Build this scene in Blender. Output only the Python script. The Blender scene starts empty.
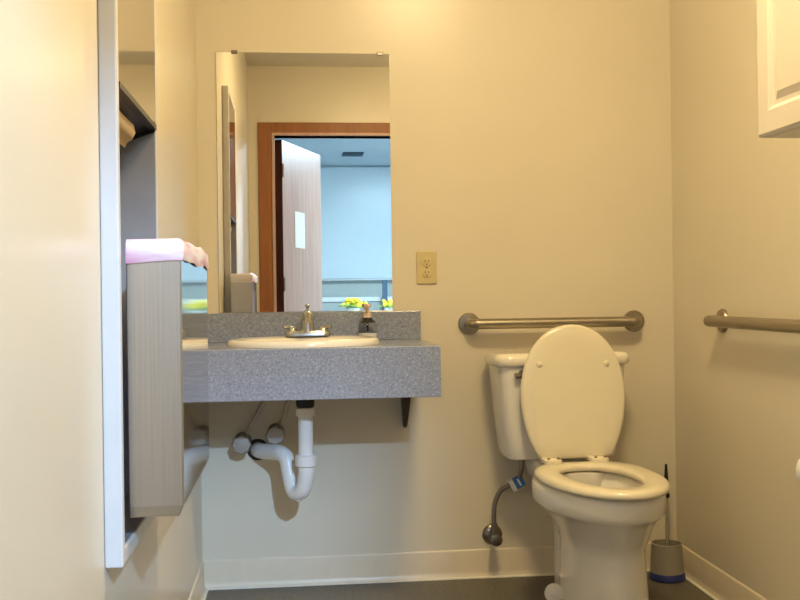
import bpy, bmesh, math, random
from math import sin, cos, pi, radians, sqrt, atan, tan
from mathutils import Vector, Matrix, noise

random.seed(7)
scene = bpy.context.scene
COL = scene.collection

# ------------------------------------------------------------------ materials
def new_mat(name):
    m = bpy.data.materials.new(name); m.use_nodes = True
    nt = m.node_tree
    return m, nt, nt.nodes['Principled BSDF']

def coords(nt, scale=(1, 1, 1), rot=(0, 0, 0)):
    tc = nt.nodes.new('ShaderNodeTexCoord'); mp = nt.nodes.new('ShaderNodeMapping')
    mp.inputs['Scale'].default_value = scale; mp.inputs['Rotation'].default_value = rot
    nt.links.new(tc.outputs['Object'], mp.inputs['Vector'])
    return mp.outputs['Vector']

def noise_tex(nt, vec, scale, detail=3, rough=.5):
    n = nt.nodes.new('ShaderNodeTexNoise')
    n.inputs['Scale'].default_value = scale; n.inputs['Detail'].default_value = detail
    n.inputs['Roughness'].default_value = rough
    nt.links.new(vec, n.inputs['Vector'])
    return n.outputs['Fac']

def ramp(nt, fac, stops):
    r = nt.nodes.new('ShaderNodeValToRGB')
    els = r.color_ramp.elements
    els[0].position, els[0].color = stops[0][0], (*stops[0][1], 1)
    els[1].position, els[1].color = stops[-1][0], (*stops[-1][1], 1)
    for p, c in stops[1:-1]:
        e = els.new(p); e.color = (*c, 1)
    nt.links.new(fac, r.inputs['Fac'])
    return r.outputs['Color']

def bump(nt, b, fac, strength, dist=.002):
    bp = nt.nodes.new('ShaderNodeBump')
    bp.inputs['Strength'].default_value = strength; bp.inputs['Distance'].default_value = dist
    nt.links.new(fac, bp.inputs['Height']); nt.links.new(bp.outputs['Normal'], b.inputs['Normal'])

def plain(name, col, rough=.5, metal=0, var=.06, vscale=14, bmp=0, bscale=200, coat=0, spec=None):
    m, nt, b = new_mat(name)
    v = coords(nt)
    f = noise_tex(nt, v, vscale, 4)
    lo = tuple(c*(1-var) for c in col); hi = tuple(min(1, c*(1+var)) for c in col)
    nt.links.new(ramp(nt, f, [(.3, lo), (.7, hi)]), b.inputs['Base Color'])
    b.inputs['Roughness'].default_value = rough; b.inputs['Metallic'].default_value = metal
    if coat: b.inputs['Coat Weight'].default_value = coat; b.inputs['Coat Roughness'].default_value = .1
    if spec is not None: b.inputs['Specular IOR Level'].default_value = spec
    if bmp: bump(nt, b, noise_tex(nt, v, bscale, 3), bmp)
    return m

def brushed(name, col, rough=.25, scale=(900, 900, 6), var=.12, bmp=.03):
    m, nt, b = new_mat(name)
    v = coords(nt, scale)
    f = noise_tex(nt, v, 1, 2)
    lo = tuple(c*(1-var) for c in col); hi = tuple(min(1, c*(1+var)) for c in col)
    nt.links.new(ramp(nt, f, [(.3, lo), (.7, hi)]), b.inputs['Base Color'])
    b.inputs['Metallic'].default_value = 1; b.inputs['Roughness'].default_value = rough
    bump(nt, b, f, bmp, .001)
    return m

def speckled(name, base, dark, light, scale=260, rough=.35):
    m, nt, b = new_mat(name)
    v = coords(nt)
    f1 = noise_tex(nt, v, scale, 2, .6)
    c1 = ramp(nt, f1, [(.33, dark), (.45, base), (.56, base), (.68, light)])
    nt.links.new(c1, b.inputs['Base Color'])
    b.inputs['Roughness'].default_value = rough
    return m

def wood(name, a, c, rough=.4, scale=(18, 18, 1.2)):
    m, nt, b = new_mat(name)
    v = coords(nt, scale)
    f = noise_tex(nt, v, 1.6, 6, .65)
    nt.links.new(ramp(nt, f, [(.25, a), (.75, c)]), b.inputs['Base Color'])
    b.inputs['Roughness'].default_value = rough
    bump(nt, b, f, .08)
    return m

M = {}
M['wall'] = plain('cream_wall_paint', (.715, .65, .525), .30, var=.02, vscale=2.5, bmp=.03, bscale=60)
M['ceiling'] = plain('ceiling_paint', (.74, .70, .60), .8, var=.02, bmp=.1)
M['base'] = plain('cream_vinyl_cove_base', (.72, .63, .49), .35, var=.03)
M['grout'] = plain('pale_caulk', (.80, .76, .66), .5, var=.05)
M['floor'] = speckled('dark_sheet_vinyl', (.125, .112, .09), (.08, .07, .055), (.19, .175, .145), 120, .5)
M['laminate'] = speckled('blue_grey_speckled_laminate', (.265, .295, .385), (.175, .195, .265), (.39, .42, .51), 150, .32)
M['lam_top'] = speckled('grey_speckled_laminate_top', (.265, .295, .385), (.175, .195, .265), (.39, .42, .51), 150, .22)
M['china'] = plain('white_vitreous_china', (.82, .79, .74), .14, var=.015, coat=.5)
M['biscuit'] = plain('biscuit_seat_plastic', (.82, .75, .58), .25, var=.015, coat=.3)
M['sink'] = plain('biscuit_china', (.86, .80, .68), .12, var=.015, coat=.5)
M['steel'] = brushed('brushed_stainless_steel', (.56, .53, .50), .30, (700, 700, 5), var=.07, bmp=.02)
M['steel_pol'] = brushed('polished_stainless_steel', (.60, .57, .53), .07, (500, 500, 5), var=.04, bmp=.0)
M['steel_satin'] = plain('satin_steel_lining', (.40, .40, .44), .45, .5, var=.05)
M['nickel'] = brushed('satin_grab_bar_steel', (.36, .32, .26), .33, (6, 900, 900))
M['chrome'] = plain('worn_chrome', (.50, .52, .55), .24, 1, var=.08)
M['chrome_dark'] = plain('dull_dark_chrome', (.26, .23, .20), .28, 1, var=.15)
M['pvc'] = plain('white_pvc', (.84, .83, .82), .3, var=.02)
M['rubber'] = plain('black_rubber', (.02, .02, .02), .6, var=.1)
M['iron'] = plain('dark_painted_steel_bracket', (.035, .022, .016), .5, var=.1)
M['black'] = plain('black_plastic', (.012, .012, .014), .35, var=.1)
M['darkbox'] = plain('dark_dispenser_lining', (.06, .062, .075), .4, .3, var=.1)
M['towel'] = plain('kraft_paper_towel', (.62, .47, .29), .9, var=.06, bmp=.2)
M['white_metal'] = plain('white_enamel', (.62, .61, .62), .3, var=.02)
M['ivory'] = plain('ivory_plastic', (.62, .52, .27), .35, var=.04)
M['ivory_dark'] = plain('ivory_plastic_shadow_gap', (.16, .12, .05), .5, var=.05)
M['cabinet'] = plain('white_painted_wood', (.77, .70, .61), .33, var=.02, bmp=.05)
M['hose'] = brushed('braided_grey_hose', (.30, .27, .24), .4, (400, 400, 400))
M['hose_pale'] = plain('beige_flexible_hose', (.46, .40, .32), .45, .3, var=.08)
M['blue'] = plain('blue_tag', (.05, .20, .55), .5, var=.1)
M['white'] = plain('white_plastic', (.85, .85, .85), .4, var=.02)
M['paper'] = plain('white_paper', (.88, .88, .87), .9, var=.02)
M['grey_plastic'] = plain('taupe_grey_plastic', (.30, .275, .225), .45, var=.04)
M['navy'] = plain('navy_plastic', (.02, .03, .16), .4, var=.1)
M['door_wood'] = wood('pale_pinkish_birch_door', (.46, .25, .18), (.62, .40, .31), .35)
M['casing'] = wood('orange_brown_oak_casing', (.22, .065, .010), (.34, .115, .02), .4)
M['door_edge'] = wood('dark_red_door_edge', (.045, .013, .010), (.09, .028, .02), .5)
M['hall'] = plain('pale_blue_grey_paint', (.66, .75, .80), .6, var=.02, vscale=1.5)
M['hall_low'] = plain('grey_green_lower_wall', (.50, .53, .50), .6, var=.03)
M['hall_floor'] = plain('office_carpet', (.18, .18, .19), .95, var=.15, vscale=200)
M['board'] = plain('whiteboard_enamel', (.74, .82, .86), .25, var=.01)
M['alu'] = plain('aluminium_trim', (.5, .52, .55), .35, 1, var=.05)
M['post'] = plain('slate_blue_metal', (.10, .16, .23), .4, .4, var=.1)
M['yellow'] = plain('yellow_petals', (.85, .68, .05), .6, var=.15, vscale=60)
M['leaf'] = plain('green_leaves', (.22, .34, .07), .6, var=.3, vscale=60)
M['dark_slot'] = plain('vent_dark', (.03, .03, .035), .7, var=.1)
M['pinkpump'] = plain('pale_pink_plastic', (.72, .55, .46), .4, var=.04)

m, nt, b = new_mat('silvered_mirror'); M['mirror'] = m
v = coords(nt); f = noise_tex(nt, v, 3, 2)
nt.links.new(ramp(nt, f, [(.3, (.93, .935, .925)), (.7, (.95, .95, .94))]), b.inputs['Base Color'])
b.inputs['Metallic'].default_value = 1; b.inputs['Roughness'].default_value = .0

m, nt, b = new_mat('clear_bottle_plastic'); M['clear'] = m
b.inputs['Base Color'].default_value = (.93, .95, .95, 1)
b.inputs['Transmission Weight'].default_value = 1; b.inputs['Roughness'].default_value = .04; b.inputs['IOR'].default_value = 1.12

m, nt, b = new_mat('water'); M['water'] = m
b.inputs['Base Color'].default_value = (.9, .93, .9, 1)
b.inputs['Transmission Weight'].default_value = 1; b.inputs['Roughness'].default_value = .02; b.inputs['IOR'].default_value = 1.33

# thin pink / white plastic liner with streaky print
m, nt, b = new_mat('pink_white_bag'); M['bag'] = m
v = coords(nt, (3, 3, 22)); f = noise_tex(nt, v, 1.7, 3)
nt.links.new(ramp(nt, f, [(.38, (.72, .36, .47)), (.48, (.76, .55, .64)), (.58, (.78, .75, .80)), (.8, (.80, .80, .84))]), b.inputs['Base Color'])
b.inputs['Roughness'].default_value = .35

# ------------------------------------------------------------------ mesh helpers
def finish(name, bm, mat, parent=None, smooth=True, bevel=0, segs=2, sub=0, angle=40):
    bmesh.ops.recalc_face_normals(bm, faces=bm.faces)
    me = bpy.data.meshes.new(name); bm.to_mesh(me); bm.free()
    o = bpy.data.objects.new(name, me); COL.objects.link(o)
    if not isinstance(mat, (list, tuple)): mat = [mat]
    for q in mat: me.materials.append(q)
    if parent is not None: o.parent = parent
    if bevel:
        md = o.modifiers.new('bevel', 'BEVEL'); md.width = bevel; md.segments = segs
        md.limit_method = 'ANGLE'; md.angle_limit = radians(35)
    if sub:
        md = o.modifiers.new('sub', 'SUBSURF'); md.levels = sub; md.render_levels = sub
    if smooth:
        me.shade_smooth() if hasattr(me, 'shade_smooth') else None
        try: me.set_sharp_from_angle(angle=radians(angle))
        except Exception: pass
    return o

def box(bm, x0, x1, y0, y1, z0, z1, mi=0):
    vs = [bm.verts.new((x, y, z)) for z in (z0, z1) for y in (y0, y1) for x in (x0, x1)]
    for q in ((0, 2, 3, 1), (4, 5, 7, 6), (0, 1, 5, 4), (2, 6, 7, 3), (0, 4, 6, 2), (1, 3, 7, 5)):
        f = bm.faces.new([vs[k] for k in q]); f.material_index = mi
    return vs

def loft(bm, rings, cap0=True, cap1=True, closed=True, mi=0):
    vr = [[bm.verts.new(p) for p in r] for r in rings]
    n = len(vr[0])
    for a, c in zip(vr, vr[1:]):
        for k in range(n if closed else n-1):
            k2 = (k+1) % n
            f = bm.faces.new((a[k], a[k2], c[k2], c[k])); f.material_index = mi
    if cap0: f = bm.faces.new(vr[0][::-1]); f.material_index = mi
    if cap1: f = bm.faces.new(vr[-1]); f.material_index = mi
    return vr

def circle(c, r, ax, n=24, u=None):
    ax = Vector(ax).normalized()
    if u is None:
        u = Vector((0, 0, 1)) if abs(ax.z) < .9 else Vector((1, 0, 0))
    u = (u - ax*u.dot(ax)).normalized(); w = ax.cross(u)
    return [Vector(c) + (u*cos(2*pi*k/n) + w*sin(2*pi*k/n))*r for k in range(n)]

def lathe(bm, c, ax, prof, n=28, cap0=True, cap1=True, mi=0):
    """prof = list of (distance along axis, radius)"""
    c = Vector(c); ax = Vector(ax).normalized()
    return loft(bm, [circle(c + ax*d, max(r, .0004), ax, n) for d, r in prof], cap0, cap1, mi=mi)

def smooth_path(pts, k=8):
    pts = [Vector(p) for p in pts]; out = []
    P = [pts[0]*2-pts[1]] + pts + [pts[-1]*2-pts[-2]]
    for i in range(1, len(P)-2):
        a, b_, c, d = P[i-1:i+3]
        for j in range(k):
            t = j/k
            out.append(.5*((2*b_) + (c-a)*t + (2*a-5*b_+4*c-d)*t*t + (3*b_-a-3*c+d)*t**3))
    out.append(pts[-1])
    return out

def tube(bm, pts, r, n=16, k=8, smooth=True, mi=0):
    path = smooth_path(pts, k) if smooth else [Vector(p) for p in pts]
    rings = []; u = None
    for i, p in enumerate(path):
        t = (path[min(i+1, len(path)-1)] - path[max(i-1, 0)]).normalized()
        if u is None: u = Vector((0, 0, 1)) if abs(t.z) < .9 else Vector((1, 0, 0))
        u = (u - t*u.dot(t)).normalized(); w = t.cross(u)
        rr = r(i/(len(path)-1)) if callable(r) else r
        rings.append([p + (u*cos(2*pi*q/n) + w*sin(2*pi*q/n))*rr for q in range(n)])
    loft(bm, rings, mi=mi)

def rrect(x0, x1, y0, y1, z, r, n=5):
    """rounded rectangle ring in a z plane"""
    out = []
    for cx, cy, a0 in ((x1-r, y1-r, 0), (x0+r, y1-r, 90), (x0+r, y0+r, 180), (x1-r, y0+r, 270)):
        for k in range(n+1):
            a = radians(a0 + 90*k/n)
            out.append(Vector((cx + r*cos(a), cy + r*sin(a), z)))
    return out

def thing(name, label, cat, loc=(0, 0, 0), rz=0, group=None):
    o = bpy.data.objects.new(name, None); COL.objects.link(o)
    o.location = loc; o.rotation_euler = (0, 0, rz); o.empty_display_size = .05
    o['label'] = label; o['category'] = cat
    if group: o['group'] = group
    return o

def tag(o, label, cat, group=None):
    o['label'] = label; o['category'] = cat
    if group: o['group'] = group
    return o

def struct(name, bm, mat, parent=None, **k):
    o = finish(name, bm, mat, parent, **k)
    if parent is None: o['kind'] = 'structure'
    return o

def sbox(name, mat, *a, parent=None, bevel=0):
    bm = bmesh.new(); box(bm, *a)
    return struct(name, bm, mat, parent, smooth=False, bevel=bevel)

# ------------------------------------------------------------------ the room
XL, XR, YF, ZC = -.34, 1.371, -3.86, 2.70
T = .12
RY0, RY1, RZ0, RZ1 = -1.735, -1.255, .57, 1.985        # hole in the left wall for the dispenser

sbox('floor', M['floor'], XL-T, XR+T, YF-T, T, -.1, 0)
sbox('ceiling', M['ceiling'], XL-T, XR+T, YF-T, T, ZC, ZC+.1)
sbox('wall_back', M['wall'], XL-T, XR+T, 0, T, 0, ZC)
sbox('wall_right', M['wall'], XR, XR+T, YF-T, 0, 0, ZC)
bm = bmesh.new()
box(bm, XL-T, XL, YF-T, RY0, 0, ZC); box(bm, XL-T, XL, RY1, 0, 0, ZC)
box(bm, XL-T, XL, RY0, RY1, 0, RZ0); box(bm, XL-T, XL, RY0, RY1, RZ1, ZC)
struct('wall_left', bm, M['wall'], smooth=False)
DX0, DX1, DZ = -.150, .745, 2.19                        # doorway in the front wall
bm = bmesh.new()
box(bm, XL, DX0, YF-T, YF, 0, ZC); box(bm, DX1, XR, YF-T, YF, 0, ZC); box(bm, DX0, DX1, YF-T, YF, DZ, ZC)
struct('wall_front', bm, M['wall'], smooth=False)

def cove(name, p0, p1, nrm):
    """vinyl cove base from p0 to p1, profile growing along nrm"""
    p0, p1, nrm = Vector(p0), Vector(p1), Vector(nrm)
    prof = [(0, .0), (.016, .0), (.012, .006), (.0075, .014), (.0055, .024), (.0055, .094), (.004, .099), (0, .101)]
    bm = bmesh.new()
    rings = [[p + nrm*d + Vector((0, 0, z)) for d, z in prof] for p in (p0, p1)]
    loft(bm, rings)
    o = struct(name, bm, M['base'], angle=60)
    bm = bmesh.new()
    tang = (p1-p0).normalized()
    a = [p0 + nrm*d + Vector((0, 0, z)) for d, z in ((.012, 0), (.021, 0), (.021, .003), (.013, .006))]
    c = [q + (p1-p0) for q in a]
    loft(bm, [a, c]); struct('caulk_line', bm, M['grout'], parent=o, smooth=False)
    return o
cove('baseboard_back', (XL, 0, 0), (XR, 0, 0), (0, -1, 0))
cove('baseboard_right', (XR, 0, 0), (XR, YF, 0), (-1, 0, 0))
cove('baseboard_left', (XL, 0, 0), (XL, YF, 0), (1, 0, 0))

# doorway trim, seen in the mirror
bm = bmesh.new(); c = .095
box(bm, DX0-c-.025, DX0-.025, YF, YF+.018, 0, DZ+c); box(bm, DX1+.02, DX1+.02+c, YF, YF+.018, 0, DZ+c)
box(bm, DX0-.025, DX1+.02, YF, YF+.018, DZ+.008, DZ+c)
struct('trim_1', bm, M['casing'], smooth=False, bevel=.004)
bm = bmesh.new()
box(bm, DX0-.02, DX0, YF-T-.02, YF+.02, 0, DZ+.0); box(bm, DX1, DX1+.02, YF-T-.02, YF+.02, 0, DZ)
box(bm, DX0-.02, DX1+.02, YF-T-.02, YF+.02, DZ, DZ+.02)
struct('trim_2', bm, M['door_wood'], smooth=False, bevel=.002)
# door leaf standing open into the next room
hinge = Vector((DX0+.012, YF-T-.02, 0)); far = Vector((.165, -4.82, 0))
ang = math.atan2((far-hinge).y, (far-hinge).x); Lw = .88
bm = bmesh.new(); box(bm, 0, Lw, 0, .044, .01, DZ-.01)
leaf = struct('door_1', bm, M['door_wood'], smooth=False, bevel=.002)
leaf.location = hinge; leaf.rotation_euler = (0, 0, ang)
bm = bmesh.new(); box(bm, -.004, 0, 0, .044, .01, DZ-.01); box(bm, -.0045, .0, -.02, 0, .01, DZ-.01)
finish('door_edge', bm, M['door_edge'], leaf, smooth=False)
for hz in (.25, 1.1, 1.95):
    bm = bmesh.new(); lathe(bm, (-.008, .052, hz-.05), (0, 0, 1), [(0, .008), (.1, .008)], 12)
    finish('hinge', bm, M['chrome_dark'], leaf)
bm = bmesh.new(); lathe(bm, (Lw-.07, .044, .86), (0, 1, 0), [(0, .03), (.008, .03), (.01, .012), (.05, .012), (.055, .026), (.075, .028), (.085, .015)], 20)
finish('door_knob', bm, M['chrome'], leaf)
# notice taped on the leaf
fw = Vector((cos(ang), sin(ang), 0)); nn = Vector((-sin(ang), cos(ang), 0))
bm = bmesh.new(); box(bm, -.11, .11, 0, .0015, -.14, .14)
o = tag(finish('paper_notice', bm, M['paper'], smooth=False), 'blank white paper notice taped to the wooden door seen in the mirror', 'notice')
o.location = hinge + fw*.36 + nn*.0455 + Vector((0, 0, 1.525)); o.rotation_euler = (0, 0, ang)

# ------------------------------------------------------------------ the next room (seen in the mirror)
YH0, YH1, XH0, XH1, ZH = YF-T, -9.1, -1.6, 3.0, 2.70
sbox('floor.001', M['hall_floor'], XH0, XH1, YH1, YH0, -.1, 0)
sbox('ceiling.001', M['hall'], XH0, XH1, YH1, YH0, ZH-.06, ZH+.1)
sbox('wall_far', M['hall'], XH0, XH1, YH1-.1, YH1, 0, ZH)
sbox('wall_far_left', M['hall'], XH0-.1, XH0, YH1, YH0, 0, ZH)
sbox('wall_far_right', M['hall'], XH1, XH1+.1, YH1, YH0, 0, ZH)
bm = bmesh.new(); box(bm, XH0, XL-T, YH0-.02, YH0+T, 0, ZH); box(bm, XR+T, XH1, YH0-.02, YH0+T, 0, ZH)
struct('wall_near', bm, M['hall'], smooth=False)
bm = bmesh.new(); box(bm, XH0, XH1, YH1, YH1+.02, 0, 1.20)
struct('trim_3', bm, M['hall_low'], smooth=False)

t = thing('whiteboard', 'wide pale blue whiteboard on far wall beyond the doorway, in the mirror', 'whiteboard', (.9, YH1+.001, 1.22))
bm = bmesh.new(); box(bm, -1.2, 1.2, 0.02, .035, 0, 1.40); finish('board_panel', bm, M['board'], t, smooth=False)
bm = bmesh.new(); box(bm, -1.2, 1.2, .035, .11, -.03, -.005); box(bm, -1.2, 1.2, .02, .035, -.03, 0)
finish('pen_tray', bm, M['alu'], t, smooth=False, bevel=.004)

t = thing('ceiling_vent', 'small dark air vent in the next room ceiling, seen in the mirror', 'vent', (.66, -8.0, ZH-.062))
bm = bmesh.new(); box(bm, -.12, .12, -.14, .14, -.006, 0); finish('backing', bm, M['dark_slot'], t, smooth=False)
bm = bmesh.new()
for k in range(5): box(bm, -.12, .12, -.12+.055*k, -.11+.055*k, -.014, -.006)
finish('louvre', bm, M['post'], t, smooth=False)

t = thing('table', 'white table under the whiteboard in the next room, seen in the mirror', 'table', (.95, -7.2, 0))
bm = bmesh.new(); box(bm, -.75, .75, -.38, .38, .76, .80); finish('tabletop', bm, M['white_metal'], t, smooth=False, bevel=.006)
for sx in (-1, 1):
    for sy in (-1, 1):
        bm = bmesh.new(); box(bm, sx*.68-.02, sx*.68+.02, sy*.32-.02, sy*.32+.02, 0, .76)
        finish('leg', bm, M['alu'], t, smooth=False)
t = thing('storage_counter', 'low white storage counter along the far wall, in the mirror', 'counter', (.9, -8.85, 0))
bm = bmesh.new(); box(bm, -1.0, .9, -.2, .2, 0, .93); finish('body', bm, M['hall_low'], t, smooth=False)
bm = bmesh.new(); box(bm, -1.02, .92, -.22, .22, .93, .985); finish('countertop', bm, M['paper'], t, smooth=False, bevel=.005)
t = thing('metal_post', 'slate blue metal post against the lower far wall, in the mirror', 'post', (1.06, -8.56, 0))
bm = bmesh.new(); box(bm, -.03, .03, -.03, .03, 0, 1.19); finish('upright', bm, M['post'], t, smooth=False)
bm = bmesh.new(); box(bm, -.10, .10, -.06, .15, 0, .03); finish('foot', bm, M['post'], t, smooth=False)
for (x, y, s, lab) in ((.60, -7.1, 1.25, 'yellow flower pot on white table, left one in the mirror'),
                       (.98, -7.0, 1.05, 'yellow flower pot on white table, right one near the mirror edge')):
    t = thing('flower_pot', lab, 'flowers', (x, y, .80), 0, 'yellow flower pots in the mirror')
    bm = bmesh.new(); lathe(bm, (0, 0, 0), (0, 0, 1), [(0, .05), (.07, .065), (.075, .065)], 16); finish('pot', bm, M['white'], t)
    bm = bmesh.new()
    for k in range(24):
        a = random.random()*6.28; r = random.random()*.12*s
        bmesh.ops.create_icosphere(bm, subdivisions=1, radius=.022*s, matrix=Matrix.Translation((r*cos(a), r*sin(a), .10+random.random()*.05*s)))
    finish('blossom', bm, M['yellow'], t)
    bm = bmesh.new()
    for k in range(20):
        a = random.random()*6.28; r = .03+random.random()*.10*s
        bmesh.ops.create_icosphere(bm, subdivisions=1, radius=.02*s, matrix=Matrix.Translation((r*cos(a), r*sin(a), .075+random.random()*.03)) @ Matrix.Diagonal((1.4, 1, .5, 1)))
    finish('foliage', bm, M['leaf'], t)

# ------------------------------------------------------------------ wall mirror
t = thing('wall_mirror', 'tall frameless rectangular mirror above the sink backsplash', 'mirror', (.0335, -.0005, .96))
bm = bmesh.new(); box(bm, -.3045, .3045, -.006, 0, 0, .912); finish('mirror_glass', bm, M['mirror'], t, smooth=False, bevel=.0015)
for x in (-.24, .27):
    bm = bmesh.new(); box(bm, x-.011, x+.011, -.009, 0, .905, .918); finish('clip', bm, M['chrome_dark'], t, smooth=False, bevel=.002)

# ------------------------------------------------------------------ vanity counter
CXR = .435
t = thing('vanity_counter', 'wall hung grey speckled laminate counter with deep front apron', 'counter', (0, 0, 0))
SX, SY = .02, -.272
SA, SB = .225, .172       # hole for the sink
bm = bmesh.new()          # worktop slab with an oval hole
n = 48
xs0, xs1, ys0, ys1 = XL+.001, CXR, -.50, -.001
outer, inner = [], []
for k in range(n):
    a = 2*pi*k/n
    dx, dy = cos(a), sin(a)
    inner.append((SX+SA*dx, SY+SB*dy))
    s = min(((xs1-SX) if dx > 0 else (SX-xs0))/max(abs(dx), 1e-6), ((ys1-SY) if dy > 0 else (SY-ys0))/max(abs(dy), 1e-6))
    outer.append((SX+s*dx, SY+s*dy))
for cx, cy in ((xs0, ys0), (xs1, ys0), (xs0, ys1), (xs1, ys1)):
    k = min(range(n), key=lambda q: (outer[q][0]-cx)**2+(outer[q][1]-cy)**2); outer[k] = (cx, cy)
rings = [[Vector((x, y, z)) for x, y in r] for r, z in ((inner, .82), (outer, .82), (outer, .858), (inner, .858), (inner, .82))]
loft(bm, rings, False, False)
bmesh.ops.remove_doubles(bm, verts=bm.verts, dist=1e-5)
finish('countertop', bm, M['lam_top'], t, smooth=False)
bm = bmesh.new(); box(bm, xs0, CXR, -.512, -.492, .703, .8585); finish('apron', bm, M['laminate'], t, smooth=False, bevel=.002)
bm = bmesh.new(); box(bm, xs0, CXR, -.022, -.001, .858, .959); finish('backsplash', bm, M['lam_top'], t, smooth=False, bevel=.002)
bm = bmesh.new(); box(bm, CXR-.019, CXR-.0005, -.492, -.001, .765, .82); finish('end_rail', bm, M['laminate'], t, smooth=False)
bm = bmesh.new()          # tapered support bracket under the right end
loft(bm, [[Vector((x, y, z)) for x, y in ((.374-w, -.002), (.374-w, -d), (.374+w, -d), (.374+w, -.002))] for z, w, d in ((.82, .014, .14), (.70, .0135, .13), (.64, .011, .10), (.555, .0065, .04), (.545, .005, .02))])
finish('support_bracket', bm, M['iron'], t, smooth=False, bevel=.002)

# ------------------------------------------------------------------ sink
t = thing('sink', 'oval biscuit coloured drop-in sink set in the grey counter', 'sink', (SX, SY, .858))
def ell(a, b_, z, n=56, dy=0): return [Vector((a*cos(2*pi*k/n), dy+b_*sin(2*pi*k/n), z)) for k in range(n)]
bm = bmesh.new()
loft(bm, [ell(.246, .205, .0005), ell(.2465, .2055, .008), ell(.243, .202, .017), ell(.235, .194, .0215), ell(.222, .180, .0215),
          ell(.208, .158, .016, dy=-.008), ell(.200, .148, -.005, dy=-.012), ell(.185, .135, -.06, dy=-.012), ell(.13, .095, -.12, dy=-.006),
          ell(.05, .045, -.138), ell(.022, .022, -.140)], False, True)
loft(bm, [ell(.246, .205, .0005), ell(.216, .165, .0005), ell(.214, .163, -.06), ell(.15, .11, -.135), ell(.035, .035, -.16), ell(.03, .03, -.165)], False, True)
finish('basin', bm, M['sink'], t)
bm = bmesh.new(); lathe(bm, (0, 0, -.139), (0, 0, 1), [(0, .022), (.002, .022), (.004, .017), (.006, .014), (.007, .004)], 24); finish('drain', bm, M['chrome'], t)

# ------------------------------------------------------------------ faucet
FX, FY, FZ = .035, -.105, .8795
t = thing('faucet', 'dull chrome two-handle faucet on the back rim of the sink', 'faucet', (FX, FY, FZ))
bm = bmesh.new()
loft(bm, [rrect(-.078, .078, -.027, .027, 0, .026), rrect(-.078, .078, -.027, .027, .010, .026), rrect(-.072, .072, -.022, .022, .018, .021)])
finish('base_plate', bm, M['chrome'], t)
bm = bmesh.new()
lathe(bm, (0, 0, .016), (0, 0, 1), [(0, .024), (.03, .021), (.055, .019), (.066, .013), (.069, .004)])
tube(bm, [(0, 0, .05), (0, -.04, .072), (0, -.085, .074), (0, -.115, .056)], lambda q: .0155-.004*q, 16)
finish('spout', bm, M['chrome'], t)
bm = bmesh.new(); tube(bm, [(0, .018, .016), (0, .018, .098)], .003, 8, smooth=False)
lathe(bm, (0, .018, .095), (0, 0, 1), [(0, .003), (.003, .007), (.010, .007), (.013, .003)], 12); finish('lift_rod', bm, M['chrome'], t)
for s in (-1, 1):
    bm = bmesh.new()
    lathe(bm, (s*.052, 0, .016), (0, 0, 1), [(0, .018), (.008, .016), (.014, .012), (.017, .004)], 20)
    tube(bm, [(s*.052, 0, .027), (s*.064, -.008, .029), (s*.080, -.018, .031)], lambda q: .007-.002*q, 10)
    finish('handle', bm, M['chrome'], t)

# ------------------------------------------------------------------ soap bottle
t = thing('soap_bottle', 'small round clear soap bottle with pump beside the faucet', 'soap bottle', (.243, -.068, .8585))
bm = bmesh.new(); lathe(bm, (0, 0, 0), (0, 0, 1), [(.024, .0325), (.036, .034), (.054, .031), (.068, .022), (.075, .014), (.086, .013)], 28)
finish('bottle', bm, M['clear'], t)
bm = bmesh.new(); lathe(bm, (0, 0, 0), (0, 0, 1), [(0, .018), (.004, .024), (.014, .0305), (.026, .0332), (.027, .004)], 28); finish('soap', bm, M['white'], t)
bm = bmesh.new(); lathe(bm, (0, 0, .080), (0, 0, 1), [(0, .0155), (.016, .0155), (.018, .006), (.034, .005), (.035, .012), (.045, .012), (.048, .006)], 20)
tube(bm, [(0, 0, .120), (.0, -.02, .121), (0, -.036, .115)], .005, 10); finish('pump', bm, M['pinkpump'], t)
bm = bmesh.new(); tube(bm, [(0, 0, .031), (0, 0, .08)], .003, 8, smooth=False); finish('dip_tube', bm, M['black'], t)
bm = bmesh.new(); lathe(bm, (0, 0, .058), (0, 0, 1), [(.004, .0285), (.010, .0245), (.018, .015), (.0205, .0145)], 28, False, False); finish('label_band', bm, M['black'], t)

# ------------------------------------------------------------------ drain trap under the sink
t = thing('drain_trap', 'white plastic P-trap drain pipe under the sink', 'drain pipe', (SX+.002, SY, .5))
bm = bmesh.new(); lathe(bm, (0, 0, .150), (0, 0, 1), [(0, .024), (.012, .030), (.03, .030), (.038, .02), (.058, .02)], 20); finish('locknut', bm, M['rubber'], t)
bm = bmesh.new(); lathe(bm, (0, 0, -.01), (0, 0, 1), [(0, .0245), (.135, .0245), (.138, .031), (.162, .031), (.165, .025)], 24); finish('tailpiece', bm, M['pvc'], t)
bm = bmesh.new(); lathe(bm, (0, 0, -.038), (0, 0, 1), [(0, .029), (.004, .035), (.036, .035), (.040, .028)], 24); finish('slip_nut', bm, M['pvc'], t)
bm = bmesh.new(); tube(bm, [(0, 0, -.02), (0, 0, -.065), (-.012, .018, -.118), (-.038, .05, -.128), (-.052, .075, -.085), (-.062, .09, -.03), (-.080, .11, -.012), (-.105, .15, -.012), (-.15, .22, -.018), (-.165, .265, -.02)], lambda q: .0265, 20)
finish('trap_bend', bm, M['pvc'], t)
bm = bmesh.new(); lathe(bm, (-.026, .034, -.156), (.15, -.1, 1), [(0, .010), (.006, .014), (.016, .014)], 16); finish('cleanout_plug', bm, M['white'], t)
bm = bmesh.new(); lathe(bm, (-.166, .271, -.02), (0, -1, 0), [(0, .038), (.003, .036), (.006, .027)], 24); finish('wall_flange', bm, M['iron'], t)

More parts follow.
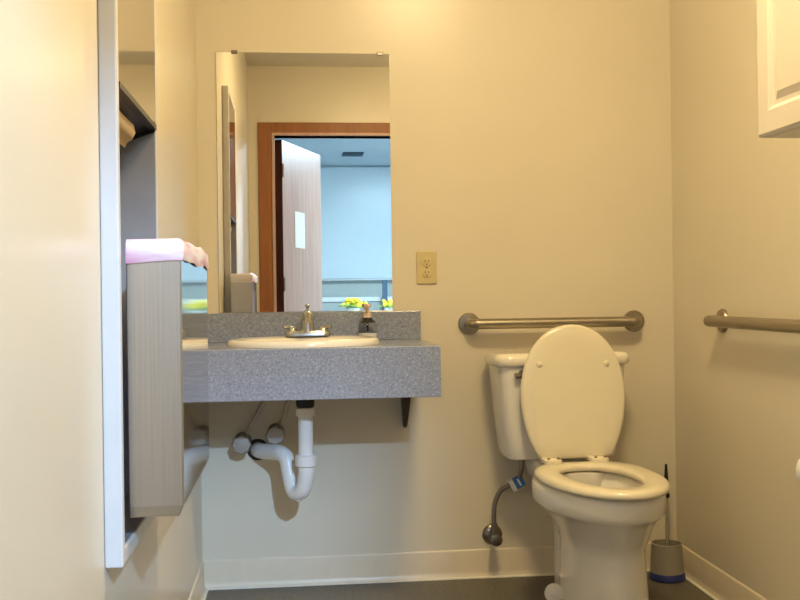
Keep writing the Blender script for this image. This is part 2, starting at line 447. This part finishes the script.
# ------------------------------------------------------------------ stop valves
def stop_valve(x, z, hx, lab):
    t = thing('shutoff_valve', lab, 'valve', (x, 0, z), 0, 'stop valves under the sink')
    bm = bmesh.new(); lathe(bm, (0, -.0005, 0), (0, -1, 0), [(0, .030), (.004, .029), (.010, .018)], 22); finish('escutcheon', bm, M['chrome_dark'], t)
    bm = bmesh.new(); lathe(bm, (0, -.006, 0), (0, -1, 0), [(0, .009), (.04, .009), (.041, .014), (.07, .014), (.072, .007), (.09, .007)], 18)
    lathe(bm, (.0, -.055, 0), (.5, .0, 1), [(.0, .008), (.018, .008), (.019, .012), (.036, .012)], 14); finish('valve_body', bm, M['chrome_dark'], t)
    bm = bmesh.new()
    rings = []
    for d, r0 in ((.082, .022), (.085, .031), (.096, .032), (.104, .028), (.106, .010)):
        rings.append([Vector((r0*(1+.05*cos(8*a))*cos(a), -d, r0*(1+.05*cos(8*a))*sin(a))) for a in [2*pi*k/48 for k in range(48)]])
    loft(bm, rings); finish('handwheel', bm, M['chalk'], t)
    bm = bmesh.new(); tube(bm, [(.016, -.055, .032), (.03, -.08, .06), (hx*.55, -.12, .12), (hx, -.17, .22), (hx+.01, -.172, .30)], .0085, 12)
    finish('supply_hose', bm, M['hose_pale'], t)
M['chalk'] = plain('dull_grey_knob', (.40, .36, .32), .5, .2, var=.1)
stop_valve(-.195, .513, .115, 'round grey stop valve under sink, left one of the pair')
stop_valve(-.080, .541, .085, 'round grey stop valve under sink, right one beside the white trap')

# ------------------------------------------------------------------ towel dispenser unit in the left wall
t = thing('towel_dispenser', 'tall recessed steel paper towel dispenser with white collar on left wall', 'dispenser', (XL, 0, 0))
UY0, UY1, UZ0, UZ1 = -1.752, -1.232, .547, 2.01
XF = .032      # face of the collar proud of the wall
bm = bmesh.new()
def rect(x, y0, y1, z0, z1): return [Vector((x, y0, z0)), Vector((x, y1, z0)), Vector((x, y1, z1)), Vector((x, y0, z1))]
loft(bm, [rect(0.0005, UY0, UY1, UZ0, UZ1), rect(XF, UY0, UY1, UZ0, UZ1), rect(XF, UY0+.020, UY1-.026, UZ0+.03, UZ1-.03), rect(0.0005, UY0+.020, UY1-.026, UZ0+.03, UZ1-.03), rect(0.0005, UY0, UY1, UZ0, UZ1)], False, False)
bmesh.ops.remove_doubles(bm, verts=bm.verts, dist=1e-5)
finish('collar', bm, M['white_metal'], t, smooth=False, bevel=.003)
y0, y1 = UY0+.0215, UY1-.0275
bm = bmesh.new()          # recess lining: back, sides, floor
loft(bm, [rect(XF-.004, y0, y1, UZ0+.032, UZ1-.032), rect(-.10, y0, y1, UZ0+.032, UZ1-.032)], False, True)
finish('recess_lining', bm, M['steel_satin'], t, smooth=False)
bm = bmesh.new(); box(bm, XF-.012, XF-.001, y0+.002, y1-.002, 1.40, UZ1-.033); finish('access_door', bm, M['steel_pol'], t, smooth=False, bevel=.002)
bm = bmesh.new()          # sloping underside of the towel magazine
loft(bm, [[Vector((XF-.012, y, 1.400)), Vector((XF-.012, y, 1.41)), Vector((-.095, y, 1.362)), Vector((-.095, y, 1.352))] for y in (y0+.002, y1-.002)])
finish('towel_tray', bm, M['darkbox'], t, smooth=False)
bm = bmesh.new()          # black lip round the towel mouth
box(bm, XF-.016, XF+.001, y0+.002, y1-.002, 1.392, 1.403)
loft(bm, [[Vector((XF-.002, y, 1.400)), Vector((XF-.002, y, 1.388)), Vector((-.09, y, 1.342)), Vector((-.09, y, 1.354))] for y in (y1-.010, y1-.003)])
finish('mouth_lip', bm, M['black'], t, smooth=False)
bm = bmesh.new()          # the next folded towel hanging out of the mouth
prof = [(-.050, 1.388), (-.022, 1.392), (-.004, 1.388), (.008, 1.376), (.011, 1.360), (.004, 1.346), (-.006, 1.340), (-.011, 1.330), (-.018, 1.334), (-.022, 1.344), (-.050, 1.352)]
loft(bm, [[Vector((x, y, z)) for x, z in prof] for y in (-1.68, -1.62, -1.54, -1.46, -1.42)])
o = finish('paper_towel', bm, M['towel'], None, angle=50)
o.location = (XL, 0, 0); tag(o, 'brown paper towel hanging from the dispenser mouth on the left wall', 'paper towel')

# waste bin: open-topped steel box hooked into the unit
BX0, BX1, BY0, BY1, BZ0, BZ1 = XL+.034, -.210, -1.698, -1.175, .622, 1.10
t = thing('waste_bin', 'brushed steel waste bin jutting out below the towel dispenser', 'bin', (0, 0, 0))
bm = bmesh.new()
def r4(x0, x1, y0, y1, z): return [Vector((x0, y0, z)), Vector((x1, y0, z)), Vector((x1, y1, z)), Vector((x0, y1, z))]
loft(bm, [r4(BX0, BX1-.008, BY0+.004, BY1-.004, BZ0), r4(BX0, BX1, BY0, BY1, BZ0+.02), r4(BX0, BX1, BY0, BY1, BZ1), r4(BX0+.003, BX1-.003, BY0+.003, BY1-.003, BZ1), r4(BX0+.003, BX1-.003, BY0+.003, BY1-.003, BZ0+.03)])
finish('bin_body', bm, M['steel'], t, smooth=False, bevel=.003)
bm = bmesh.new(); box(bm, BX1-.0005, BX1+.002, BY0+.004, BY1-.004, BZ0+.022, BZ1-.002); finish('front_panel', bm, M['steel_pol'], t, smooth=False)

# liner folded over the rim
bm = bmesh.new(); rings = []
def ring(off, z, wob, zw):
    out = []; x0, x1, ya, yb = BX0-.0-off*0+.001, BX1+off, BY0-off, BY1+off
    N = 20
    side = [(x0, ya, x1, ya, 10), (x1, ya, x1, yb, N), (x1, yb, x0, yb, 10), (x0, yb, x0, ya, N)]
    for a, b_, c, d, q in side:
        for k in range(q):
            s = k/q; p = Vector((a+(c-a)*s, b_+(d-b_)*s, z))
            w = noise.noise(p*22+Vector((0, 0, z*3)))
            outw = Vector((0, -1, 0)) if (b_ == d and b_ == ya) else Vector((1, 0, 0)) if (a == c and a == x1) else Vector((0, 1, 0)) if b_ == d else Vector((0, 0, 0))
            p += outw*(abs(w)*wob); p.z += noise.noise(p*9+Vector((5, 0, 0)))*zw
            out.append(p)
    return out
rings = [ring(.004, 1.084, .006, .008), ring(.006, 1.094, .007, .004), ring(.005, 1.104, .005, .003), ring(.004, 1.118, .004, .004), ring(-.003, 1.126, .003, .005), ring(-.008, 1.115, .002, .002), ring(-.012, 1.02, .0, .002), ring(-.02, .80, .0, .0)]
loft(bm, rings, False, True)
o = finish('bin_liner', bm, M['bag'], None, angle=80)
tag(o, 'pink and white plastic bag folded over the steel bin rim', 'bin bag')

# ------------------------------------------------------------------ outlet
t = thing('wall_outlet', 'ivory electrical outlet plate on the wall right of the mirror', 'outlet', (.461, -.0005, 1.111))
bm = bmesh.new(); box(bm, -.036, .036, -.006, 0, -.058, .058); finish('cover_plate', bm, M['ivory'], t, smooth=False, bevel=.004, segs=3)
for s in (-1, 1):
    bm = bmesh.new(); lathe(bm, (0, -.0055, s*.0195), (0, -1, 0), [(0, .0165), (.003, .016), (.0035, .014)], 24); r = finish('receptacle', bm, M['ivory'], t)
    bm = bmesh.new()
    box(bm, -.0075, -.0045, -.0095, -.0088, s*.0195-.001, s*.0195+.008); box(bm, .0045, .0075, -.0095, -.0088, s*.0195, s*.0195+.007)
    lathe(bm, (0, -.0088, s*.0195-.007), (0, -1, 0), [(0, .003), (.0007, .003)], 10)
    finish('slots', bm, M['ivory_dark'], r, smooth=False)
bm = bmesh.new(); lathe(bm, (0, -.0055, 0), (0, -1, 0), [(0, .0035), (.001, .003)], 12); finish('screw', bm, M['ivory_dark'], t)

# ------------------------------------------------------------------ grab bars
def grab_bar(L, loc, rz, lab, d=.058):
    t = thing('grab_bar', lab, 'grab bar', loc, rz, 'steel grab bars')
    bm = bmesh.new(); r = .0185
    tube(bm, [(0, -.004, 0), (0, -.55*d, 0), (.007, -.85*d, 0), (.030, -d, 0), (.07, -d, 0), (L-.07, -d, 0), (L-.03, -d, 0), (L-.007, -.85*d, 0), (L, -.55*d, 0), (L, -.004, 0)], r, 20, 6)
    finish('bar', bm, M['nickel'], t)
    for x in (0, L):
        bm = bmesh.new(); lathe(bm, (x, -.0005, 0), (0, -1, 0), [(0, .039), (.006, .039), (.011, .035), (.013, .021)], 30); finish('flange', bm, M['nickel'], t)
grab_bar(.608, (.611, 0, .909), 0, 'straight steel grab bar on back wall above the toilet tank')
grab_bar(1.05, (XR, -.43, .918), -pi/2, 'long steel grab bar on the right wall below the cabinet', .046)

# ------------------------------------------------------------------ toilet
TX = .889; ROT = radians(3)
t = thing('toilet', 'white two-piece toilet with biscuit seat, lid raised against the tank', 'toilet', (TX, 0, 0), ROT)
def egg(dr, df, hw, z, n=56, back=2.6, frac=.44, sx=0):
    """egg outline, d = distance from the back wall (front = -y)"""
    dc = dr + frac*(df-dr); out = []
    for k in range(n):
        a = 2*pi*k/n
        c_, s_ = cos(a), sin(a)
        if c_ >= 0:
            x = hw*s_; d = dc+(df-dc)*c_
        else:
            e = 2/back
            x = hw*math.copysign(abs(s_)**e, s_); d = dc-(dc-dr)*abs(c_)**e
        out.append(Vector((x+sx, -d, z)))
    return out
bm = bmesh.new()
B = 2.1
P = .027
R = [egg(.29, .735, .124, 0, sx=P), egg(.29, .735, .124, .012, sx=P), egg(.295, .728, .120, .03, sx=P), egg(.295, .722, .117, .10, sx=P), egg(.295, .714, .113, .17, sx=P),
     egg(.295, .708, .112, .225, sx=P), egg(.29, .712, .115, .25, sx=P*.9), egg(.28, .728, .124, .272, back=B, sx=P*.8), egg(.265, .752, .138, .302, back=B, sx=P*.6), egg(.255, .780, .154, .334, back=B, sx=P*.3),
     egg(.25, .800, .166, .352, back=B, sx=.003), egg(.245, .815, .178, .360, back=B), egg(.24, .826, .186, .371, back=B), egg(.24, .828, .187, .410, back=B), egg(.245, .824, .184, .424, back=B), egg(.25, .815, .178, .431, back=B),
     egg(.33, .775, .128, .431, back=B), egg(.34, .765, .120, .420, back=B), egg(.36, .72, .102, .36, back=B), egg(.40, .66, .08, .27, back=B), egg(.45, .60, .05, .22, back=B)]
loft(bm, R)
loft(bm, [rrect(-.070, .090, -.36, -.06, .355, .04), rrect(-.10, .115, -.38, -.045, .385, .05), rrect(-.108, .118, -.38, -.045, .430, .05), rrect(-.10, .11, -.20, -.05, .453, .04)])
loft(bm, [rrect(-.035, .07, -.34, -.16, 0, .03), rrect(-.035, .07, -.34, -.16, .2, .03), rrect(-.05, .08, -.36, -.10, .37, .04)])
finish('bowl', bm, M['china'], t, angle=60)
bm = bmesh.new(); loft(bm, [egg(.405, .645, .078, .262)], True, False); finish('water', bm, M['water'], t, smooth=False)
bm = bmesh.new(); lathe(bm, (-.108, -.415, .060), (-.35, -1, .1), [(0, .031), (.016, .031), (.022, .026), (.024, .008), (.027, .007), (.028, .001)], 24)
finish('bolt_cap', bm, M['china'], t)
bm = bmesh.new()          # tank
loft(bm, [rrect(-.188, .188, -.205, -.035, .452, .04), rrect(-.198, .198, -.212, -.03, .475, .045), rrect(-.212, .212, -.220, -.025, .60, .045), rrect(-.226, .226, -.226, -.022, .768, .045)])
finish('tank', bm, M['china'], t, angle=50)
bm = bmesh.new()
loft(bm, [rrect(-.232, .232, -.233, -.016, .768, .05), rrect(-.239, .239, -.240, -.012, .776, .05), rrect(-.239, .239, -.240, -.012, .796, .05), rrect(-.232, .232, -.234, -.016, .808, .05), rrect(-.20, .20, -.20, -.04, .812, .05)])
finish('tank_lid', bm, M['sink'], t, angle=60)
bm = bmesh.new(); lathe(bm, (-.150, -.2245, .742), (0, -1, 0), [(0, .015), (.006, .014), (.012, .009)], 16)
tube(bm, [(-.150, -.236, .742), (-.162, -.242, .741), (-.180, -.243, .739)], lambda q: .0075+.002*q, 10); finish('flush_lever', bm, M['chrome_dark'], t)
# seat ring
SD0, SD1, SW = .318, .850, .184
bm = bmesh.new()
def so(i, z): return egg(SD0+i, SD1-i, SW-i, z, back=3.0)
def si(i, z): return egg(.375-i, .765+i, .108+i, z, back=2.2)
loft(bm, [so(.012, .435), so(.002, .438), so(0, .446), so(.004, .455), so(.014, .460), si(.012, .458), si(.004, .454), si(0, .447), si(.004, .438), si(.01, .435), so(.012, .435)], False, False)
bmesh.ops.remove_doubles(bm, verts=bm.verts, dist=1e-6)
finish('seat', bm, M['biscuit'], t, angle=60)
# lid, standing
LL = .447
lid = bpy.data.objects.new('lid', None)
bm = bmesh.new()
def lo(i, zz):
    out = []
    for k in range(64):
        a = 2*pi*k/64; c_, s_ = cos(a), sin(a)
        hw = .180-i; mid = .215
        if c_ >= 0: x, d = hw*abs(s_)**(.94)*math.copysign(1, s_), mid+(LL-mid-i)*c_
        else:
            x, d = hw*s_, mid+(mid+.075)*c_
            if d < i: d = i
        out.append(Vector((x, -zz, d)))
    return out
loft(bm, [lo(.010, 0), lo(.002, .003), lo(0, .009), lo(.003, .015), lo(.012, .019), lo(.05, .0215)])
lid = finish('lid', bm, M['biscuit'], t, angle=50)
lid.location = (.012, -.272, .462); lid.rotation_euler = (radians(-3.5), 0, radians(-2))
for x in (-.115, .115):
    bm = bmesh.new(); lathe(bm, (x, -.0185, .315), (0, -1, 0), [(0, .010), (.006, .009), (.009, .005)], 16); finish('bumper', bm, M['biscuit'], lid)
for x in (-.08, .08):
    bm = bmesh.new()
    loft(bm, [rrect(x-.03, x+.03, -.345, -.278, .458, .012), rrect(x-.03, x+.03, -.345, -.278, .468, .012), rrect(x-.024, x+.024, -.335, -.285, .474, .012)])
    h = finish('hinge', bm, M['biscuit'], t)
    bm = bmesh.new()
    for q in (-.016, .016): lathe(bm, (x+q, -.326, .466), (0, -1, .5), [(0, .006), (.014, .006)], 10)
    finish('hinge_screw', bm, M['chrome_dark'], h)

# water supply of the toilet
t = thing('toilet_supply_valve', 'dark chrome supply valve and hose on wall left of toilet', 'valve', (.685, 0, .152))
bm = bmesh.new(); lathe(bm, (0, -.0005, 0), (0, -1, 0), [(0, .036), (.004, .036), (.012, .028), (.016, .014)], 26); finish('escutcheon', bm, M['chrome_dark'], t)
bm = bmesh.new(); lathe(bm, (0, -.012, 0), (0, -1, 0), [(0, .011), (.04, .011), (.041, .015), (.062, .015)], 18); lathe(bm, (0, -.05, .008), (0, 0, 1), [(0, .008), (.022, .008), (.023, .011), (.04, .011)], 14); finish('valve_body', bm, M['chrome_dark'], t)
bm = bmesh.new(); lathe(bm, (0, -.074, -.002), (0, -1, 0), [(0, .016), (.004, .022), (.012, .022), (.015, .014)], 8)
finish('handle', bm, M['chrome_dark'], t)
bm = bmesh.new(); tube(bm, [(0, -.05, .04), (-.002, -.05, .07), (.002, -.05, .12), (.022, -.055, .165), (.05, -.065, .185), (.076, -.08, .205), (.088, -.095, .24), (.090, -.10, .302)], .0085, 12)
finish('supply_hose', bm, M['hose'], t)
bm = bmesh.new(); box(bm, -.024, .024, -.012, .012, -.020, .020); tg = finish('hose_tag', bm, M['blue'], t, smooth=False, bevel=.004)
tg.location = (.077, -.082, .198); tg.rotation_euler = (0, radians(-28), 0)
bm = bmesh.new(); box(bm, -.026, -.012, -.0135, .0135, -.021, .021); box(bm, .002, .009, -.0135, .0135, -.012, .014)
finish('tag_stripe', bm, M['white'], tg, smooth=False)
bm = bmesh.new(); lathe(bm, (.090, -.10, .282), (0, 0, 1), [(0, .013), (.018, .016), (.021, .01)], 8); finish('coupling_nut', bm, M['black'], t)

# ------------------------------------------------------------------ toilet brush
t = thing('brush_holder', 'grey cup with navy base band on the floor in the corner', 'brush holder', (1.288, -.118, 0))
bm = bmesh.new(); lathe(bm, (0, 0, .026), (0, 0, 1), [(0, .058), (.02, .057), (.095, .053), (.100, .053), (.101, .049), (.04, .048)], 32); finish('cup', bm, M['grey_plastic'], t)
bm = bmesh.new(); lathe(bm, (0, 0, 0), (0, 0, 1), [(0, .061), (.004, .064), (.018, .063), (.026, .0585)], 32); finish('base_band', bm, M['navy'], t)
t = thing('toilet_brush', 'toilet brush with dark grip standing in the grey corner cup', 'brush', (1.291, -.118, .066))
bm = bmesh.new(); tube(bm, [(0, 0, .03), (.004, .01, .16), (.006, .018, .25)], .0055, 10); finish('handle', bm, M['grey_plastic'], t)
bm = bmesh.new(); tube(bm, [(.0062, .018, .245), (.008, .024, .335)], lambda q: .010-.006*q, 12, smooth=False)
lathe(bm, (.0055, .0155, .215), (0, .05, 1), [(0, .006), (.004, .011), (.016, .011), (.02, .006)], 12); finish('grip', bm, M['black'], t)
bm = bmesh.new(); lathe(bm, (0, 0, .002), (0, 0, 1), [(0, .02), (.008, .036), (.035, .036), (.046, .012)], 20); finish('bristles', bm, M['black'], t)

# ------------------------------------------------------------------ wall cabinet
CB = dict(x0=1.042, y0=-2.30, y1=-1.37, z0=1.361, z1=2.25)
t = thing('wall_cabinet', 'white raised-panel wall cabinet at the top right corner', 'cabinet', (XR, -1.377, 1.361))
ox, oy, oz = XR, -1.377, 1.361
def lb(bm, x0, x1, y0, y1, z0, z1): box(bm, x0-ox, x1-ox, y0-oy, y1-oy, z0-oz, z1-oz)
bm = bmesh.new(); lb(bm, CB['x0']+.021, XR-.001, CB['y0'], CB['y1'], CB['z0'], CB['z1']); finish('body', bm, M['cabinet'], t, smooth=False, bevel=.003)
W = (CB['y1']-CB['y0'])/2
for q in range(2):
    a, c = CB['y1']-.001-q*W, CB['y1']-(q+1)*W+.002
    z0, z1 = CB['z0']+.001, CB['z1']-.004; x1, x0 = CB['x0']+.020, CB['x0']
    bm = bmesh.new(); s = .058
    def fr(x, i): return [Vector((x-ox, c+i-oy, z0+i-oz)), Vector((x-ox, a-i-oy, z0+i-oz)), Vector((x-ox, a-i-oy, z1-i-oz)), Vector((x-ox, c+i-oy, z1-i-oz))]
    loft(bm, [fr(x1, 0), fr(x0+.004, 0), fr(x0, .005), fr(x0, s-.006), fr(x0+.004, s), fr(x0+.009, s+.004), fr(x0+.009, s+.014), fr(x0+.003, s+.030)])
    d = finish('door', bm, M['cabinet'], t, smooth=False)
    if q == 1 or q == 0:
        bm = bmesh.new(); ky = c+.03 if q == 0 else a-.03
        lathe(bm, (x0-ox, ky-oy, z0+.06-oz), (-1, 0, 0), [(0, .007), (.012, .006), (.014, .014), (.022, .015), (.027, .008)], 18); finish('knob', bm, M['chrome'], d)

# ------------------------------------------------------------------ paper holder at the right edge
t = thing('paper_holder', 'chrome toilet paper holder on the right wall at the frame edge', 'paper holder', (XR, -1.190, .56))
bm = bmesh.new(); box(bm, -.012, -.0005, -.085, .085, -.03, .03); finish('back_plate', bm, M['chrome'], t, smooth=False, bevel=.003)
for s in (-1, 1):
    bm = bmesh.new(); tube(bm, [(-.008, s*.075, 0), (-.05, s*.075, .0), (-.085, s*.07, 0)], .008, 12); finish('arm', bm, M['chrome'], t)
t = thing('paper_roll', 'white toilet paper roll cut off by the right frame edge', 'toilet paper', (XR-.078, -1.190, .56))
bm = bmesh.new(); loft(bm, [circle((0, y, 0), r, (0, 1, 0), 32) for y, r in ((-.05, .02), (-.05, .052), (.05, .052), (.05, .02), (-.05, .02))], False, False)
finish('roll', bm, M['paper'], t, angle=50)

# ------------------------------------------------------------------ light
def area(name, loc, rot, sx, sy, energy, col, spread=None):
    l = bpy.data.lights.new(name, 'AREA'); l.shape = 'RECTANGLE'; l.size = sx; l.size_y = sy
    l.energy = energy; l.color = col
    if spread: l.spread = spread
    o = bpy.data.objects.new(name, l); COL.objects.link(o); o.location = loc; o.rotation_euler = rot
    return o
LAMP = (1, .775, .41)
area('bathroom_ceiling_lamp', (.60, -1.66, ZC-.03), (0, 0, 0), .35, .35, 30, LAMP)
gl = bpy.data.lights.new('bathroom_ceiling_globe', 'POINT'); gl.energy = 15; gl.color = LAMP; gl.shadow_soft_size = .09
go_ = bpy.data.objects.new('bathroom_ceiling_globe', gl); COL.objects.link(go_); go_.location = (.60, -1.66, 2.5)
g2 = bpy.data.lights.new('added_front_wall_fill', 'POINT'); g2.energy = 8; g2.color = LAMP; g2.shadow_soft_size = .09  # added fill without a fixture, brightens the front wall in the mirror
g2o = bpy.data.objects.new('added_front_wall_fill', g2); COL.objects.link(g2o); g2o.location = (1.0, -2.95, 2.52)
area('next_room_ceiling_panel', (1.5, -5.9, ZH-.07), (0, 0, 0), 1.2, .6, 190, (.60, .85, 1))
sp = bpy.data.lights.new('unseen_doorway_spot', 'SPOT'); sp.energy = 590; sp.color = (.45, .68, 1)  # unseen cool source beyond the doorway, cone narrowed to miss the door leaf
sp.spot_size = radians(54); sp.spot_blend = .6; sp.shadow_soft_size = .05
so_ = bpy.data.objects.new('unseen_doorway_spot', sp); COL.objects.link(so_); so_.location = (.81, -4.6, 2.425)
so_.rotation_euler = (Vector((.09, 0, .45)) - Vector(so_.location)).to_track_quat('-Z', 'Y').to_euler()

w = bpy.data.worlds.new('world'); scene.world = w; w.use_nodes = True
w.node_tree.nodes['Background'].inputs['Color'].default_value = (.75, .85, 1, 1)
w.node_tree.nodes['Background'].inputs['Strength'].default_value = .2

# ------------------------------------------------------------------ camera
F, D, H = 1000.0, 3.54, 1.02
cam = bpy.data.cameras.new('camera'); cam.sensor_fit = 'HORIZONTAL'; cam.sensor_width = 36
cam.lens = 36*F/800; cam.shift_y = -6.4/800; cam.clip_start = .02
co = bpy.data.objects.new('camera', cam); COL.objects.link(co)
yaw = atan(103/F); roll = .0133
co.matrix_world = Matrix.Translation((0, -D, H)) @ Matrix.Rotation(-yaw, 4, 'Z') @ Matrix.Rotation(pi/2, 4, 'X') @ Matrix.Rotation(-roll, 4, 'Z')
scene.camera = co

vs = scene.view_settings
scene.display_settings.display_device = 'sRGB'
vs.view_transform = 'Standard'; vs.look = 'None'; vs.exposure = 0; vs.gamma = 1; vs.use_curve_mapping = False
